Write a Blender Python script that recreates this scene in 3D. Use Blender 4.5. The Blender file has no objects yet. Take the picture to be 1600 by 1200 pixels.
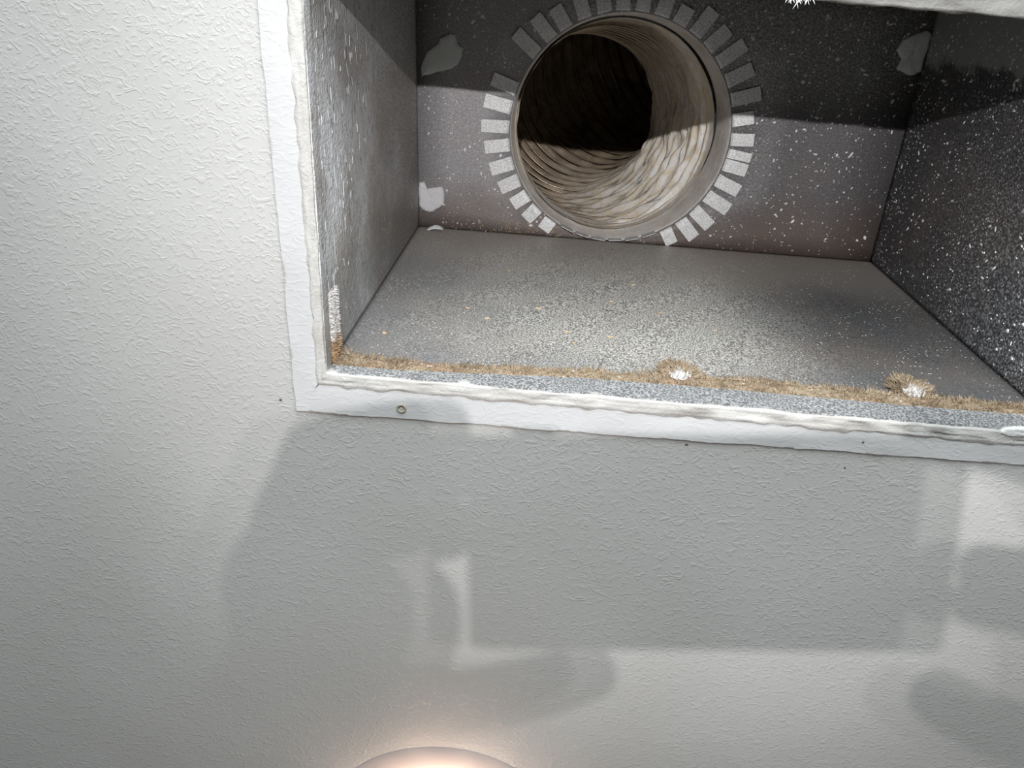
import bpy, bmesh, math, random
from mathutils import Vector, Matrix, noise as mnoise

scene = bpy.context.scene
COL = scene.collection
CEIL = 2.44            # height of the ceiling above the floor
R = math.radians
rnd = random.Random(7)

# ------------------------------------------------------------------ camera
cam_d = bpy.data.cameras.new('camera')
cam_d.sensor_width = 36.0
cam_d.lens = 36.0 * 1212 / 1600
cam_d.clip_start = 0.003
cam = bpy.data.objects.new('camera', cam_d)
COL.objects.link(cam)
CAM_RIGHT = Vector((0.9977, -0.0494, 0.0456))
CAM_UP = Vector((-0.0647, -0.8897, 0.4520))
CAM_BACK = Vector((0.0182, -0.4540, -0.8908))
CAM_LOC = Vector((0, 0, CEIL - 0.40))
m = Matrix.Identity(4)
for i in range(3):
    m[i][0], m[i][1], m[i][2], m[i][3] = CAM_RIGHT[i], CAM_UP[i], CAM_BACK[i], CAM_LOC[i]
cam.matrix_world = m
scene.camera = cam

# ------------------------------------------------------------------ world, fill light, exposure
world = bpy.data.worlds.new('world')
scene.world = world
world.use_nodes = True
world.node_tree.nodes['Background'].inputs[0].default_value = (0.80, 0.88, 1.0, 1)
world.node_tree.nodes['Background'].inputs[1].default_value = 0.02

def area_light(name, loc, rot, sx, sy, power, color):
    d = bpy.data.lights.new(name, 'AREA')
    d.shape = 'RECTANGLE'; d.size = sx; d.size_y = sy; d.energy = power; d.color = color
    o = bpy.data.objects.new(name, d); COL.objects.link(o)
    o.location = loc; o.rotation_euler = rot
    return o
# soft fill light added at wall_front (-Y side), no such source known
area_light('added_fill', (0.02, -0.64, 1.84), (R(90), 0, 0), 0.8, 0.8, 18.6, (0.93, 0.985, 1.0))

scene.view_settings.view_transform = 'Standard'
scene.view_settings.look = 'None'
scene.view_settings.exposure = 0.40
scene.view_settings.gamma = 1.0
scene.view_settings.use_curve_mapping = False
scene.cycles.use_adaptive_sampling = True
scene.cycles.adaptive_threshold = 0.05
scene.cycles.max_bounces = 4
scene.cycles.diffuse_bounces = 3
scene.cycles.glossy_bounces = 2
scene.cycles.transmission_bounces = 2
scene.cycles.caustics_reflective = False
scene.cycles.caustics_refractive = False

# ------------------------------------------------------------------ helpers
ORG = Vector((0, 0, CEIL))       # working frame: origin on the ceiling, +z up into the duct

def link(name, me, mat=None, parent=None, origin=(0, 0, 0), smooth=False):
    """mesh given in the working frame -> object whose own origin is `origin` (working frame)"""
    o = bpy.data.objects.new(name, me)
    COL.objects.link(o)
    if mat: me.materials.append(mat)
    if smooth:
        for p in me.polygons: p.use_smooth = True
    og = Vector(origin)
    if parent is None:
        me.transform(Matrix.Translation(-og)); o.location = og + ORG
    else:
        pg = Vector(parent['_o'])
        me.transform(Matrix.Translation(-og)); o.location = og - pg; o.parent = parent
    o['_o'] = tuple(og)
    return o

def empty(name, origin):
    o = bpy.data.objects.new(name, None)
    o.empty_display_size = 0.02
    COL.objects.link(o); o.location = Vector(origin) + ORG; o['_o'] = tuple(origin)
    return o

def tag(o, label=None, cat=None, group=None, kind=None):
    if label: o['label'] = label
    if cat: o['category'] = cat
    if group: o['group'] = group
    if kind: o['kind'] = kind
    return o

def mesh(name, verts, faces):
    me = bpy.data.meshes.new(name)
    me.from_pydata([tuple(v) for v in verts], [], faces)
    me.update()
    return me

def bridge(loops, closed=True, flip=False):
    """quads between successive point loops with equal counts"""
    n = len(loops[0]); v = [p for l in loops for p in l]; f = []
    for k in range(len(loops) - 1):
        for i in range(n if closed else n - 1):
            j = (i + 1) % n
            q = (k*n + i, k*n + j, (k+1)*n + j, (k+1)*n + i)
            f.append(q[::-1] if flip else q)
    return v, f

def quad_loop(c, n):
    """n points per side around the corner list c (four (x,y))"""
    out = []
    for k in range(4):
        a, b = c[k], c[(k+1) % 4]
        for i in range(n):
            t = i / n
            out.append((a[0] + (b[0]-a[0])*t, a[1] + (b[1]-a[1])*t))
    return out

def nz(x, y=0.0, z=0.0): return mnoise.noise(Vector((x, y, z)))

def box_v(x0, y0, z0, x1, y1, z1):
    v = [(x0,y0,z0),(x1,y0,z0),(x1,y1,z0),(x0,y1,z0),(x0,y0,z1),(x1,y0,z1),(x1,y1,z1),(x0,y1,z1)]
    f = [(0,3,2,1),(4,5,6,7),(0,1,5,4),(1,2,6,5),(2,3,7,6),(3,0,4,7)]
    return v, f

class MB:
    def __init__(s): s.v = []; s.f = []
    def add(s, v, f):
        b = len(s.v); s.v += [tuple(p) for p in v]; s.f += [tuple(b+i for i in q) for q in f]
    def box(s, *a): s.add(*box_v(*a))
    def tube(s, a, b, r0, r1, n=12):
        a, b = Vector(a), Vector(b); d = (b-a).normalized()
        u = d.orthogonal().normalized(); w = d.cross(u)
        v = []
        for c, r in ((a, r0), (b, r1)):
            v += [c + (u*math.cos(2*math.pi*i/n) + w*math.sin(2*math.pi*i/n))*r for i in range(n)]
        f = [(i, (i+1) % n, n+(i+1) % n, n+i) for i in range(n)] + [tuple(range(n-1, -1, -1)), tuple(range(n, 2*n))]
        s.add(v, f)
    def lathe(s, prof, c, n=48):
        """profile of (r, z), axis z through c"""
        v = [(c[0]+r*math.cos(2*math.pi*i/n), c[1]+r*math.sin(2*math.pi*i/n), c[2]+z) for r, z in prof for i in range(n)]
        f = [(k*n+i, k*n+(i+1) % n, (k+1)*n+(i+1) % n, (k+1)*n+i) for k in range(len(prof)-1) for i in range(n)]
        s.add(v, f)
    def build(s, name, mat, parent=None, origin=(0,0,0), smooth=False):
        return link(name, mesh(name, s.v, s.f), mat, parent, origin, smooth)

# ------------------------------------------------------------------ materials
class N:
    """small node-building shorthand"""
    def __init__(s, name, rough=0.6, metal=0.0, spec=0.3):
        s.m = bpy.data.materials.new(name); s.m.use_nodes = True
        s.t = s.m.node_tree; s.b = s.t.nodes['Principled BSDF']
        s.b.inputs['Roughness'].default_value = rough
        s.b.inputs['Metallic'].default_value = metal
        s.b.inputs['Specular IOR Level'].default_value = spec
        g = s.t.nodes.new('ShaderNodeNewGeometry')
        sub = s.t.nodes.new('ShaderNodeVectorMath'); sub.operation = 'SUBTRACT'
        sub.inputs[1].default_value = (0, 0, CEIL)
        s.t.links.new(g.outputs['Position'], sub.inputs[0])
        s.pos = sub.outputs[0]
        s.xyz = s.n('ShaderNodeSeparateXYZ'); s.l(s.pos, s.xyz.inputs[0])
    def n(s, kind, **kw):
        nd = s.t.nodes.new(kind)
        for k, v in kw.items(): setattr(nd, k, v)
        return nd
    def l(s, a, b): s.t.links.new(a, b)
    def put(s, sock, v):
        if hasattr(v, 'is_linked') or hasattr(v, 'links'): s.l(v, sock)
        elif isinstance(v, (tuple, list)) and len(v) == 3 and sock.type == 'RGBA': sock.default_value = (*v, 1)
        else: sock.default_value = v
    def scaled(s, sc):
        mp = s.n('ShaderNodeMapping'); s.l(s.pos, mp.inputs[0]); mp.inputs['Scale'].default_value = sc
        return mp.outputs[0]
    def noise(s, scale, detail=2.0, rough=0.5, dist=0.0, vec=None):
        nd = s.n('ShaderNodeTexNoise'); s.l(vec or s.pos, nd.inputs['Vector'])
        nd.inputs['Scale'].default_value = scale; nd.inputs['Detail'].default_value = detail
        nd.inputs['Roughness'].default_value = rough; nd.inputs['Distortion'].default_value = dist
        return nd.outputs['Fac']
    def voro(s, scale, vec=None, rand=1.0):
        nd = s.n('ShaderNodeTexVoronoi'); s.l(vec or s.pos, nd.inputs['Vector'])
        nd.inputs['Scale'].default_value = scale; nd.inputs['Randomness'].default_value = rand
        return nd.outputs['Distance'], nd.outputs['Color']
    def ramp(s, v, a, b, lo=0.0, hi=1.0):
        nd = s.n('ShaderNodeMapRange'); nd.interpolation_type = 'SMOOTHSTEP'
        s.put(nd.inputs['Value'], v)
        for i, x in zip(('From Min', 'From Max', 'To Min', 'To Max'), (a, b, lo, hi)): s.put(nd.inputs[i], x)
        return nd.outputs[0]
    def math(s, op, a, b=0.0):
        nd = s.n('ShaderNodeMath', operation=op); s.put(nd.inputs[0], a); s.put(nd.inputs[1], b)
        return nd.outputs[0]
    def mix(s, fac, a, b):
        nd = s.n('ShaderNodeMix', data_type='RGBA')
        s.put(nd.inputs[0], fac); s.put(nd.inputs[6], a); s.put(nd.inputs[7], b)
        return nd.outputs[2]
    def specks(s, scale, size, keep):
        """paint specks: round dots in random voronoi cells, `keep` = share of the cells"""
        d, c = s.voro(scale)
        sep = s.n('ShaderNodeSeparateColor'); s.l(c, sep.inputs[0])
        big = s.math('MULTIPLY', sep.outputs[1], size)
        on = s.math('LESS_THAN', sep.outputs[0], keep)
        return s.math('MULTIPLY', on, s.math('LESS_THAN', d, big))
    def color(s, v): s.put(s.b.inputs['Base Color'], v)
    def rough(s, v): s.put(s.b.inputs['Roughness'], v)
    def bump(s, h, dist, strength=1.0, after=None):
        nd = s.n('ShaderNodeBump'); s.l(h, nd.inputs['Height'])
        nd.inputs['Distance'].default_value = dist; nd.inputs['Strength'].default_value = strength
        if after: s.l(after, nd.inputs['Normal'])
        s.l(nd.outputs[0], s.b.inputs['Normal'])
        return nd.outputs[0]

def plain(name, col, rough=0.6, metal=0.0, spec=0.3, bump=None):
    k = N(name, rough, metal, spec)
    big = k.noise(25, 1)
    k.color(k.mix(k.ramp(big, 0.35, 0.7), tuple(c*0.93 for c in col), tuple(min(1, c*1.05) for c in col)))
    if bump: k.bump(k.noise(bump[0], 3), bump[1])
    return k.m

def mat_ceiling():
    k = N('ceiling_paint', 0.62, spec=0.25)
    wide = k.noise(7, 1)
    k.color(k.mix(k.ramp(wide, 0.3, 0.7), (0.420, 0.414, 0.402), (0.452, 0.448, 0.438)))
    # roller-and-brush orange peel: short raised worms of paint
    vec = k.scaled((1.0, 1.35, 1.0))
    a = k.noise(175, 2.5, 0.55, 1.6, vec)
    ridge = k.ramp(a, 0.46, 0.72)
    b = k.noise(60, 1.5, 0.5, 0.8)
    h = k.math('ADD', k.math('MULTIPLY', ridge, 0.75), k.math('MULTIPLY', b, 0.6))
    k.bump(h, 0.00036, 0.7)
    return k.m

def mat_trim():
    k = N('trim_paint', 0.5, spec=0.35)
    wide = k.noise(14, 3)
    k.color(k.mix(k.ramp(wide, 0.3, 0.7), (0.455, 0.455, 0.458), (0.490, 0.490, 0.494)))
    vec = k.scaled((1.0, 1.8, 1.0))
    a = k.noise(120, 3, 0.55, 1.2, vec)
    k.bump(k.ramp(a, 0.44, 0.72), 0.00022, 0.5)
    return k.m

def mat_caulk():
    k = N('caulk_paint', 0.55, spec=0.3)
    w = k.noise(40, 4, 0.6)
    base = k.mix(k.ramp(w, 0.3, 0.7), (0.40, 0.387, 0.365), (0.46, 0.453, 0.44))
    pits = k.ramp(k.noise(330, 4, 0.7), 0.64, 0.72)
    base = k.mix(k.math('MULTIPLY', pits, 0.5), base, (0.33, 0.28, 0.22))
    # shade on the near-side bead painted into its colour, with some grime
    near_shade = k.ramp(k.math('ADD', k.xyz.outputs[1], k.math('MULTIPLY', k.noise(70, 4, 0.6), 0.012)), 0.011, 0.018, 0.85, 0.0)
    k.color(k.mix(near_shade, base, (0.14, 0.138, 0.13)))
    k.bump(k.noise(260, 3, 0.6, 1.0), 0.0007, 0.8)
    return k.m

def mat_metal(name, dark, light, grain=(520, 0.42, 0.62), brown=0.0, spray=None, specks=((420, 0.42, 0.25),),
              metal=0.25, rough=0.5, speck_col=(0.75, 0.77, 0.78), dust_scale=18, bump=0.0003, grad=None):
    """galvanised sheet under dust, with paint overspray. spray = socket builder for extra white overspray"""
    k = N(name, rough, metal, 0.4)
    g = k.noise(grain[0], 2.0, 0.6)
    base = k.mix(k.ramp(g, grain[1], grain[2]), dark, light)
    if grad: base = grad(k, base, g)
    if brown:
        d = k.ramp(k.noise(dust_scale, 4, 0.6), 0.38, 0.68)
        base = k.mix(k.math('MULTIPLY', d, brown), base, (0.32, 0.235, 0.165))
    if spray: base = spray(k, base)
    for sc, sz, keep in specks:
        base = k.mix(k.math('MULTIPLY', k.specks(sc, sz, keep), 0.9), base, speck_col)
    k.color(base)
    k.bump(k.noise(grain[0]*0.8, 2, 0.6), bump, 0.7)
    return k.m

M = {}
M['ceiling'] = mat_ceiling()
M['trim'] = mat_trim()
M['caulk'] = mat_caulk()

def g_top(k, base, g):
    # zinc bloom left of the collar is paler and mauve, right of it browner with dust
    x = k.xyz.outputs[0]
    mauve = k.ramp(k.math('ADD', x, k.math('MULTIPLY', k.noise(9, 3), 0.12)), 0.02, 0.14, 0.55, 0.0)
    base = k.mix(mauve, base, (0.36, 0.345, 0.36))
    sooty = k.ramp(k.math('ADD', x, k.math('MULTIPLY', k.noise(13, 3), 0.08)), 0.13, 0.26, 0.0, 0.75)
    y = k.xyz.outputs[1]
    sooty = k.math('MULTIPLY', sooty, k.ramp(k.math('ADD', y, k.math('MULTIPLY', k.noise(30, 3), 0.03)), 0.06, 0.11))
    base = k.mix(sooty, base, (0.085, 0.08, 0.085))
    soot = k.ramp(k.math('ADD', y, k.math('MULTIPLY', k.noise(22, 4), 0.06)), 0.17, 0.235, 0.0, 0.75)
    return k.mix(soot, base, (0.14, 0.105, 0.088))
M['top'] = mat_metal('top_panel_metal', (0.17, 0.174, 0.178), (0.41, 0.415, 0.425), (620, 0.38, 0.66), 0.08,
                     specks=((300, 0.32, 0.06), (620, 0.42, 0.12)), rough=0.55, metal=0.15, grad=g_top)

def g_back(k, base, g):
    # overspray is densest in the middle of this panel; towards the right fold bare dark zinc shows
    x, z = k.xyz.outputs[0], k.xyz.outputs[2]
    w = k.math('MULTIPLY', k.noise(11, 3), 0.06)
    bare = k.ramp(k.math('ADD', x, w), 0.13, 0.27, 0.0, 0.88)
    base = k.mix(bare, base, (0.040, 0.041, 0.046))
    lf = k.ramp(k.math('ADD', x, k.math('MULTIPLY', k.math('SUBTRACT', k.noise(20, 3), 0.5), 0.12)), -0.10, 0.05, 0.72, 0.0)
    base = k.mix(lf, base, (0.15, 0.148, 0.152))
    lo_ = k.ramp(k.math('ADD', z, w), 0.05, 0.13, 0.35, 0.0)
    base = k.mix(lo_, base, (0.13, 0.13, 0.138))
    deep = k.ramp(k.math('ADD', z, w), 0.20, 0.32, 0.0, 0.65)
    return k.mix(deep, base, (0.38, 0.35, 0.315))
M['back'] = mat_metal('back_panel_metal', (0.15, 0.145, 0.138), (0.68, 0.66, 0.62), (860, 0.38, 0.64), 0.12,
                      specks=((620, 0.36, 0.16), (380, 0.22, 0.02)), rough=0.5, metal=0.1, grad=g_back)

def g_left(k, base, g):
    # white overspray thick near the mouth, dust deeper in
    y, z = k.xyz.outputs[1], k.xyz.outputs[2]
    w = k.math('MULTIPLY', k.math('SUBTRACT', k.noise(16, 4, 0.6), 0.5), 0.22)
    sp = k.ramp(k.math('ADD', z, w), 0.03, 0.24, 1.0, 0.0)
    vec = k.scaled((1.0, 0.25, 1.0))
    st = k.ramp(k.noise(420, 3, 0.6, 0.4, vec), 0.30, 0.52)
    base = k.mix(k.math('MULTIPLY', sp, st), base, (0.86, 0.87, 0.89))
    du = k.ramp(k.math('ADD', y, w), 0.09, 0.19, 0.0, 0.70)
    return k.mix(du, base, (0.19, 0.185, 0.175))
M['left'] = mat_metal('left_panel_metal', (0.30, 0.295, 0.29), (0.66, 0.65, 0.64), (560, 0.38, 0.66), 0.35,
                      specks=((400, 0.4, 0.12),), rough=0.5, metal=0.1, grad=g_left, bump=0.0012)

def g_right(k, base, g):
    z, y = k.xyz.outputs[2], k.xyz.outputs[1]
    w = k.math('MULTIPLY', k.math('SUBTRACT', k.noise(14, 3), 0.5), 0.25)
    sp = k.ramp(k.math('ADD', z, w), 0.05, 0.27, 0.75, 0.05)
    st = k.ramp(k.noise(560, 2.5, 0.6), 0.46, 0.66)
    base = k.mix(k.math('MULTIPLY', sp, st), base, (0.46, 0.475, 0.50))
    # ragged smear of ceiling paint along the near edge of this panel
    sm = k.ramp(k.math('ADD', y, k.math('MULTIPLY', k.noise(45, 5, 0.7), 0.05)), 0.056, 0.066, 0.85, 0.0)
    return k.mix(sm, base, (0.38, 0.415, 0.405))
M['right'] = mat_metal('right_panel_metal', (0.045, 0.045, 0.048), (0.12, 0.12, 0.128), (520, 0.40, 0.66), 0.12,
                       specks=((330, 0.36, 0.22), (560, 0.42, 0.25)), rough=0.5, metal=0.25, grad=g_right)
M['lip'] = mat_metal('lip_metal', (0.15, 0.153, 0.158), (0.44, 0.443, 0.448), (800, 0.40, 0.62), 0.0,
                     specks=((520, 0.42, 0.3),), rough=0.5, metal=0.15, speck_col=(0.58, 0.585, 0.59))
M['collar'] = mat_metal('collar_metal', (0.80, 0.76, 0.72), (0.90, 0.87, 0.83), (260, 0.35, 0.7), 0.35, specks=((500, 0.3, 0.04),),
                        rough=0.5, metal=0.0, dust_scale=30, bump=0.0001)
M['tab'] = mat_metal('tab_metal', (0.55, 0.56, 0.57), (0.82, 0.83, 0.83), (780, 0.34, 0.60), 0.0,
                     specks=((420, 0.3, 0.10),), rough=0.45, metal=0.15, speck_col=(0.9, 0.9, 0.9), bump=0.0001)
M['sealant'] = plain('duct_sealant', (0.74, 0.78, 0.77), 0.7, bump=(300, 0.0006))
M['sealant_dusty'] = plain('dusty_sealant', (0.70, 0.70, 0.72), 0.8, bump=(420, 0.0008))
M['white_chip'] = plain('white_paint_chip', (0.62, 0.62, 0.615), 0.6, bump=(200, 0.0006))
M['fleck'] = plain('white_paint_fleck', (0.82, 0.84, 0.84), 0.6)
M['drip'] = plain('overspray_drip', (0.50, 0.505, 0.51), 0.45)
M['fibre'] = plain('white_fibre', (0.88, 0.87, 0.84), 0.8)

def mat_dust():
    k = N('house_dust', 0.95, spec=0.05)
    a = k.ramp(k.noise(60, 4, 0.6), 0.35, 0.65)
    base = k.mix(a, (0.20, 0.15, 0.10), (0.32, 0.255, 0.18))
    rust = k.ramp(k.noise(28, 3), 0.52, 0.68)
    base = k.mix(k.math('MULTIPLY', rust, 0.5), base, (0.28, 0.155, 0.10))
    base = k.mix(k.specks(500, 0.42, 0.25), base, (0.48, 0.43, 0.38))
    base = k.mix(k.ramp(k.noise(420, 3, 0.6), 0.55, 0.68), base, (0.17, 0.125, 0.09))
    k.color(base); k.bump(k.noise(420, 3, 0.7), 0.0015, 1.0)
    return k.m
M['dust'] = mat_dust()
M['pale_dust'] = plain('pale_dust', (0.50, 0.48, 0.46), 0.95, bump=(500, 0.0006))
M['crumb'] = plain('tan_crumb', (0.46, 0.35, 0.22), 0.9)

def mat_liner():
    k = N('duct_liner', 0.42, spec=0.5)
    a = k.noise(26, 5, 0.65, 0.6)
    base = k.mix(k.ramp(a, 0.35, 0.65), (0.24, 0.18, 0.12), (0.44, 0.345, 0.245))
    # the side away from the bend keeps dust; the taut side of the film is cleaner and paler
    at = k.n('ShaderNodeAttribute', attribute_name='clean')
    pale = k.mix(k.ramp(k.noise(70, 4, 0.6, 1.0), 0.35, 0.62), (0.90, 0.78, 0.60), (0.97, 0.95, 0.91))
    base = k.mix(at.outputs['Fac'], base, pale)
    grit = k.ramp(k.noise(240, 3, 0.7), 0.56, 0.70)
    base = k.mix(k.math('MULTIPLY', grit, k.ramp(at.outputs['Fac'], 0.2, 0.9, 0.5, 0.12)), base, (0.16, 0.12, 0.09))
    k.color(base)
    k.bump(k.noise(190, 4, 0.65, 1.5), 0.0012, 0.8)
    return k.m
M['liner'] = mat_liner()
M['wire'] = plain('dusty_wire', (0.50, 0.42, 0.32), 0.3, metal=0.5)

# ------------------------------------------------------------------ the room
RX0, RX1, RY0, RY1 = -1.7, 1.9, -0.65, 2.3
M['wall'] = plain('wall_paint', (0.46, 0.47, 0.48), 0.8, bump=(150, 0.0005))
M['floor'] = plain('floor_wood', (0.33, 0.315, 0.30), 0.5, bump=(40, 0.0005))
M['frame'] = plain('added_window_paint', (0.80, 0.80, 0.78), 0.5)

mb = MB(); mb.box(RX0, RY0, -CEIL-0.1, RX1, RY1, -CEIL)
tag(mb.build('floor', M['floor']), kind='structure')
mb = MB(); mb.box(RX0-0.1, RY0-0.1, -CEIL, RX0, RY1+0.1, 0.0); tag(mb.build('wall_left', M['wall']), kind='structure')
mb = MB(); mb.box(RX1, RY0-0.1, -CEIL, RX1+0.1, RY1+0.1, 0.0); tag(mb.build('wall_right', M['wall']), kind='structure')
mb = MB(); mb.box(RX0, RY1, -CEIL, RX1, RY1+0.1, 0.0); tag(mb.build('wall_back', M['wall']), kind='structure')
WX0, WX1, WZ0, WZ1 = -0.45, 0.49, -1.07, -0.13
mb = MB()
mb.box(RX0, RY0-0.1, -CEIL, WX0, RY0, 0); mb.box(WX1, RY0-0.1, -CEIL, RX1, RY0, 0)
mb.box(WX0, RY0-0.1, -CEIL, WX1, RY0, WZ0); mb.box(WX0, RY0-0.1, WZ1, WX1, RY0, 0)
tag(mb.build('wall_front', M['wall']), kind='structure')
mb = MB()
for a in ((WX0, WZ0, WX0+0.05, WZ1), (WX1-0.05, WZ0, WX1, WZ1), (WX0+0.05, WZ0, WX1-0.05, WZ0+0.05), (WX0+0.05, WZ1-0.05, WX1-0.05, WZ1)):
    mb.box(a[0], RY0-0.08, a[1], a[2], RY0-0.02, a[3])
win = tag(mb.build('added_window_1', M['frame']), kind='structure')  # unseen frame and pane, added to house the soft fill light
gk = N('added_window_glass', 0.05, spec=0.5); gk.b.inputs['Transmission Weight'].default_value = 1.0; gk.color((0.95, 0.97, 1.0))
mb = MB(); mb.box(WX0+0.05, RY0-0.055, WZ0+0.05, WX1-0.05, RY0-0.05, WZ1-0.05); mb.build('pane', gk.m, win)

# ---- outlines round the register opening, working frame, order TL, TR, BR, BL
RIDGE = [(-0.1372, -0.0310), (0.3360, -0.0210), (0.3360, 0.2353), (-0.1356, 0.2303)]
CAULK = [(-0.1240, -0.0190), (0.3235, -0.0080), (0.3235, 0.2238), (-0.1222, 0.2125)]
MOUTH = [(-0.1155, -0.0090), (0.3125, 0.0050), (0.3125, 0.2128), (-0.1155, 0.2030)]
NS = 170

def lerp(a, b, t): return a+(b-a)*t
def offset_loop(loop, c, d):
    """move loop points outward from the opening by d (side by side, mitred by the corner list)"""
    n = len(loop)//4; out = []
    cx = sum(p[0] for p in c)/4; cy = sum(p[1] for p in c)/4
    dirs = []
    for k in range(4):
        a, b = Vector(c[k]), Vector(c[(k+1) % 4]); e = (b-a).normalized(); nn = Vector((e.y, -e.x))
        if (Vector((cx, cy)) - a).dot(nn) > 0: nn = -nn
        dirs.append(nn)
    for i, p in enumerate(loop):
        k = i//n
        dd = d[i] if isinstance(d, list) else d
        v = dirs[k]*dd
        if i % n == 0: v = (dirs[k] + dirs[k-1])*dd
        out.append((p[0]+v.x, p[1]+v.y))
    return out

rl = quad_loop(RIDGE, NS)
wob = [nz(p[0]*45, p[1]*45, 3)*0.0009 + nz(p[0]*160, p[1]*160, 9)*0.0004 for p in rl]
rl = offset_loop(rl, RIDGE, wob)
prof = [(-0.0010, -0.0012), (0.0, -0.0012), (0.0004, -0.0008), (0.0010, -0.0004), (0.0022, -0.00025), (0.0045, -0.0001), (0.0075, 0.0), (0.022, 0.0)]
loops = []
for d, z in prof:
    l2 = offset_loop(rl, RIDGE, d)
    loops.append([(p[0], p[1], z*(1 + 0.5*nz(p[0]*60, p[1]*60, 5)) if z < 0 else z) for p in l2])
far = quad_loop([(RX0-0.1, RY0-0.1), (RX1+0.1, RY0-0.1), (RX1+0.1, RY1+0.1), (RX0-0.1, RY1+0.1)], NS)
loops.append([(p[0], p[1], 0.0) for p in far])
v, f = bridge(loops, flip=False)
ceil_o = tag(link('ceiling', mesh('ceiling', v, f), M['ceiling'], smooth=True), kind='structure')

# flat band that the old grille covered, between paint ridge and caulk
inner = offset_loop(quad_loop(CAULK, NS), CAULK, -0.002)
loops = []
for t in (0, 0.25, 0.5, 0.75, 1.0):
    loops.append([(a[0]+(b[0]-a[0])*t, a[1]+(b[1]-a[1])*t, -0.0014 + 0.0003*nz(a[0]*30, a[1]*30, t*2)) for a, b in zip(offset_loop(rl, RIDGE, 0.0), inner)])
v, f = bridge(loops, flip=True)
trim_o = tag(link('trim_1', mesh('trim_1', v, f), M['trim'], smooth=True), 'white painted band framing the duct opening', kind='structure')

# ---- caulk bead
cl = quad_loop(CAULK, NS); ml = quad_loop(MOUTH, NS)
prof = [(-0.06, -0.0010), (0.0, -0.0011), (0.08, -0.0018), (0.2, -0.0021), (0.33, -0.0025), (0.45, -0.0018), (0.58, -0.0025), (0.70, -0.0018), (0.82, -0.0023), (0.92, -0.0018), (0.98, -0.0008), (1.00, 0.0008), (0.97, 0.0040)]
loops = []
for k, (t, z) in enumerate(prof):
    l = []
    for i, (a, b) in enumerate(zip(cl, ml)):
        s = i
        edge = -0.06 + 0.12*nz(a[0]*38, a[1]*38, 2) + 0.05*nz(a[0]*140, a[1]*140, 4)
        lay = 0.10*nz(a[0]*75 + k*5.3, a[1]*75, k*2.7)
        tt = t + (edge if t >= 0.95 else (lay if 0.1 < t else 0.20*nz(a[0]*120, a[1]*120, 7)*(t <= 0.1)))
        zz = z + (0.0007*nz(a[0]*90 + k*3.1, a[1]*90, k*1.9) if 0 < t < 1.02 else 0)
        l.append((a[0]+(b[0]-a[0])*tt, a[1]+(b[1]-a[1])*tt, zz))
    loops.append(l)
v, f = bridge(loops, flip=True)
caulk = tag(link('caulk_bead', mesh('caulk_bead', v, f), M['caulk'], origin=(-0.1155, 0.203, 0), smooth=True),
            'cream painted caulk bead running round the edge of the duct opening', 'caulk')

# ---- nicks in the paint and the stub of a screw anchor
mb = MB()
mb.lathe([(0.0, -0.0012), (0.0011, -0.0014), (0.0019, -0.0014), (0.0024, -0.0026), (0.0028, -0.0022), (0.0031, 0.0)], (-0.0725, 0.2238, 0.0), 14)
mb.v = [(x + 0.0004*nz(x*900, y*900), y + 0.0004*nz(y*900, x*900, 4), z) for x, y, z in mb.v]
M['plug'] = plain('plastic_plug', (0.34, 0.31, 0.25), 0.7, bump=(900, 0.0008))
tag(mb.build('screw_anchor', M['plug'], origin=(-0.0725, 0.2238, 0.0), smooth=True), 'small beige screw anchor stub in the white band', 'screw anchor')
M['nick'] = plain('paint_nick', (0.10, 0.085, 0.07), 0.9)
for (x, y, z, r) in ((0.0976, 0.2366, -0.0002, 0.0007), (0.1935, 0.2456, 0.0, 0.0005), (0.199, 0.2264, -0.0014, 0.0005), (-0.1450, 0.2244, 0.0, 0.0007)):
    mb = MB()
    n = 9
    ring = [(x + r*(1+0.5*nz(i*1.7, x*99))*1.4*math.cos(2*math.pi*i/n), y + r*(1+0.5*nz(i*1.3, y*99))*math.sin(2*math.pi*i/n), z-0.0002) for i in range(n)]
    top = [(p[0], p[1], z+0.0006) for p in ring]
    vv, ff = bridge([ring, top]); mb.add(vv, ff + [tuple(range(n))])
    mb.build('paint_nick', M['nick'], trim_o if z < -0.001 else ceil_o, (x, y, z))

# ------------------------------------------------------------------ sheet-metal boot
D = 0.305
boot = tag(empty('duct_boot', (0.0975, 0.10, 0.0)), 'dusty galvanised sheet metal duct box recessed in the ceiling', 'duct box')
TL, TR, BR, BL = (-0.1112, -0.0150), (0.3098, -0.0150), (0.3095, 0.2080), (-0.1088, 0.2008)   # at the top plate
tl, tr, br, bl = (-0.1172, -0.0150), (0.3135, -0.0150), (0.3135, 0.2140), (-0.1172, 0.2052)   # at the mouth

def panel(name, a, b, a2, b2, mat, z0, z1, nu=60, nv=40, dent=0.0008, out=(0, 0), seed=0):
    loops = []
    for j in range(nv+1):
        t = j/nv; row = []
        for i in range(nu+1):
            s = i/nu
            x = (a[0]*(1-s)+b[0]*s)*(1-t) + (a2[0]*(1-s)+b2[0]*s)*t
            y = (a[1]*(1-s)+b[1]*s)*(1-t) + (a2[1]*(1-s)+b2[1]*s)*t
            z = z0 + (z1-z0)*t
            w = dent*nz(s*3+seed, t*3, seed)*math.sin(math.pi*min(1, max(0, s)))*math.sin(math.pi*t)
            row.append((x+out[0]*w, y+out[1]*w, z))
        loops.append(row)
    v, f = bridge(loops, closed=False)
    me = mesh(name, v, f)
    o = link(name, me, mat, boot, (0.0975, 0.10, 0), smooth=True)
    sm = o.modifiers.new('sheet', 'SOLIDIFY'); sm.thickness = 0.0008; sm.offset = 0
    return o
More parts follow.
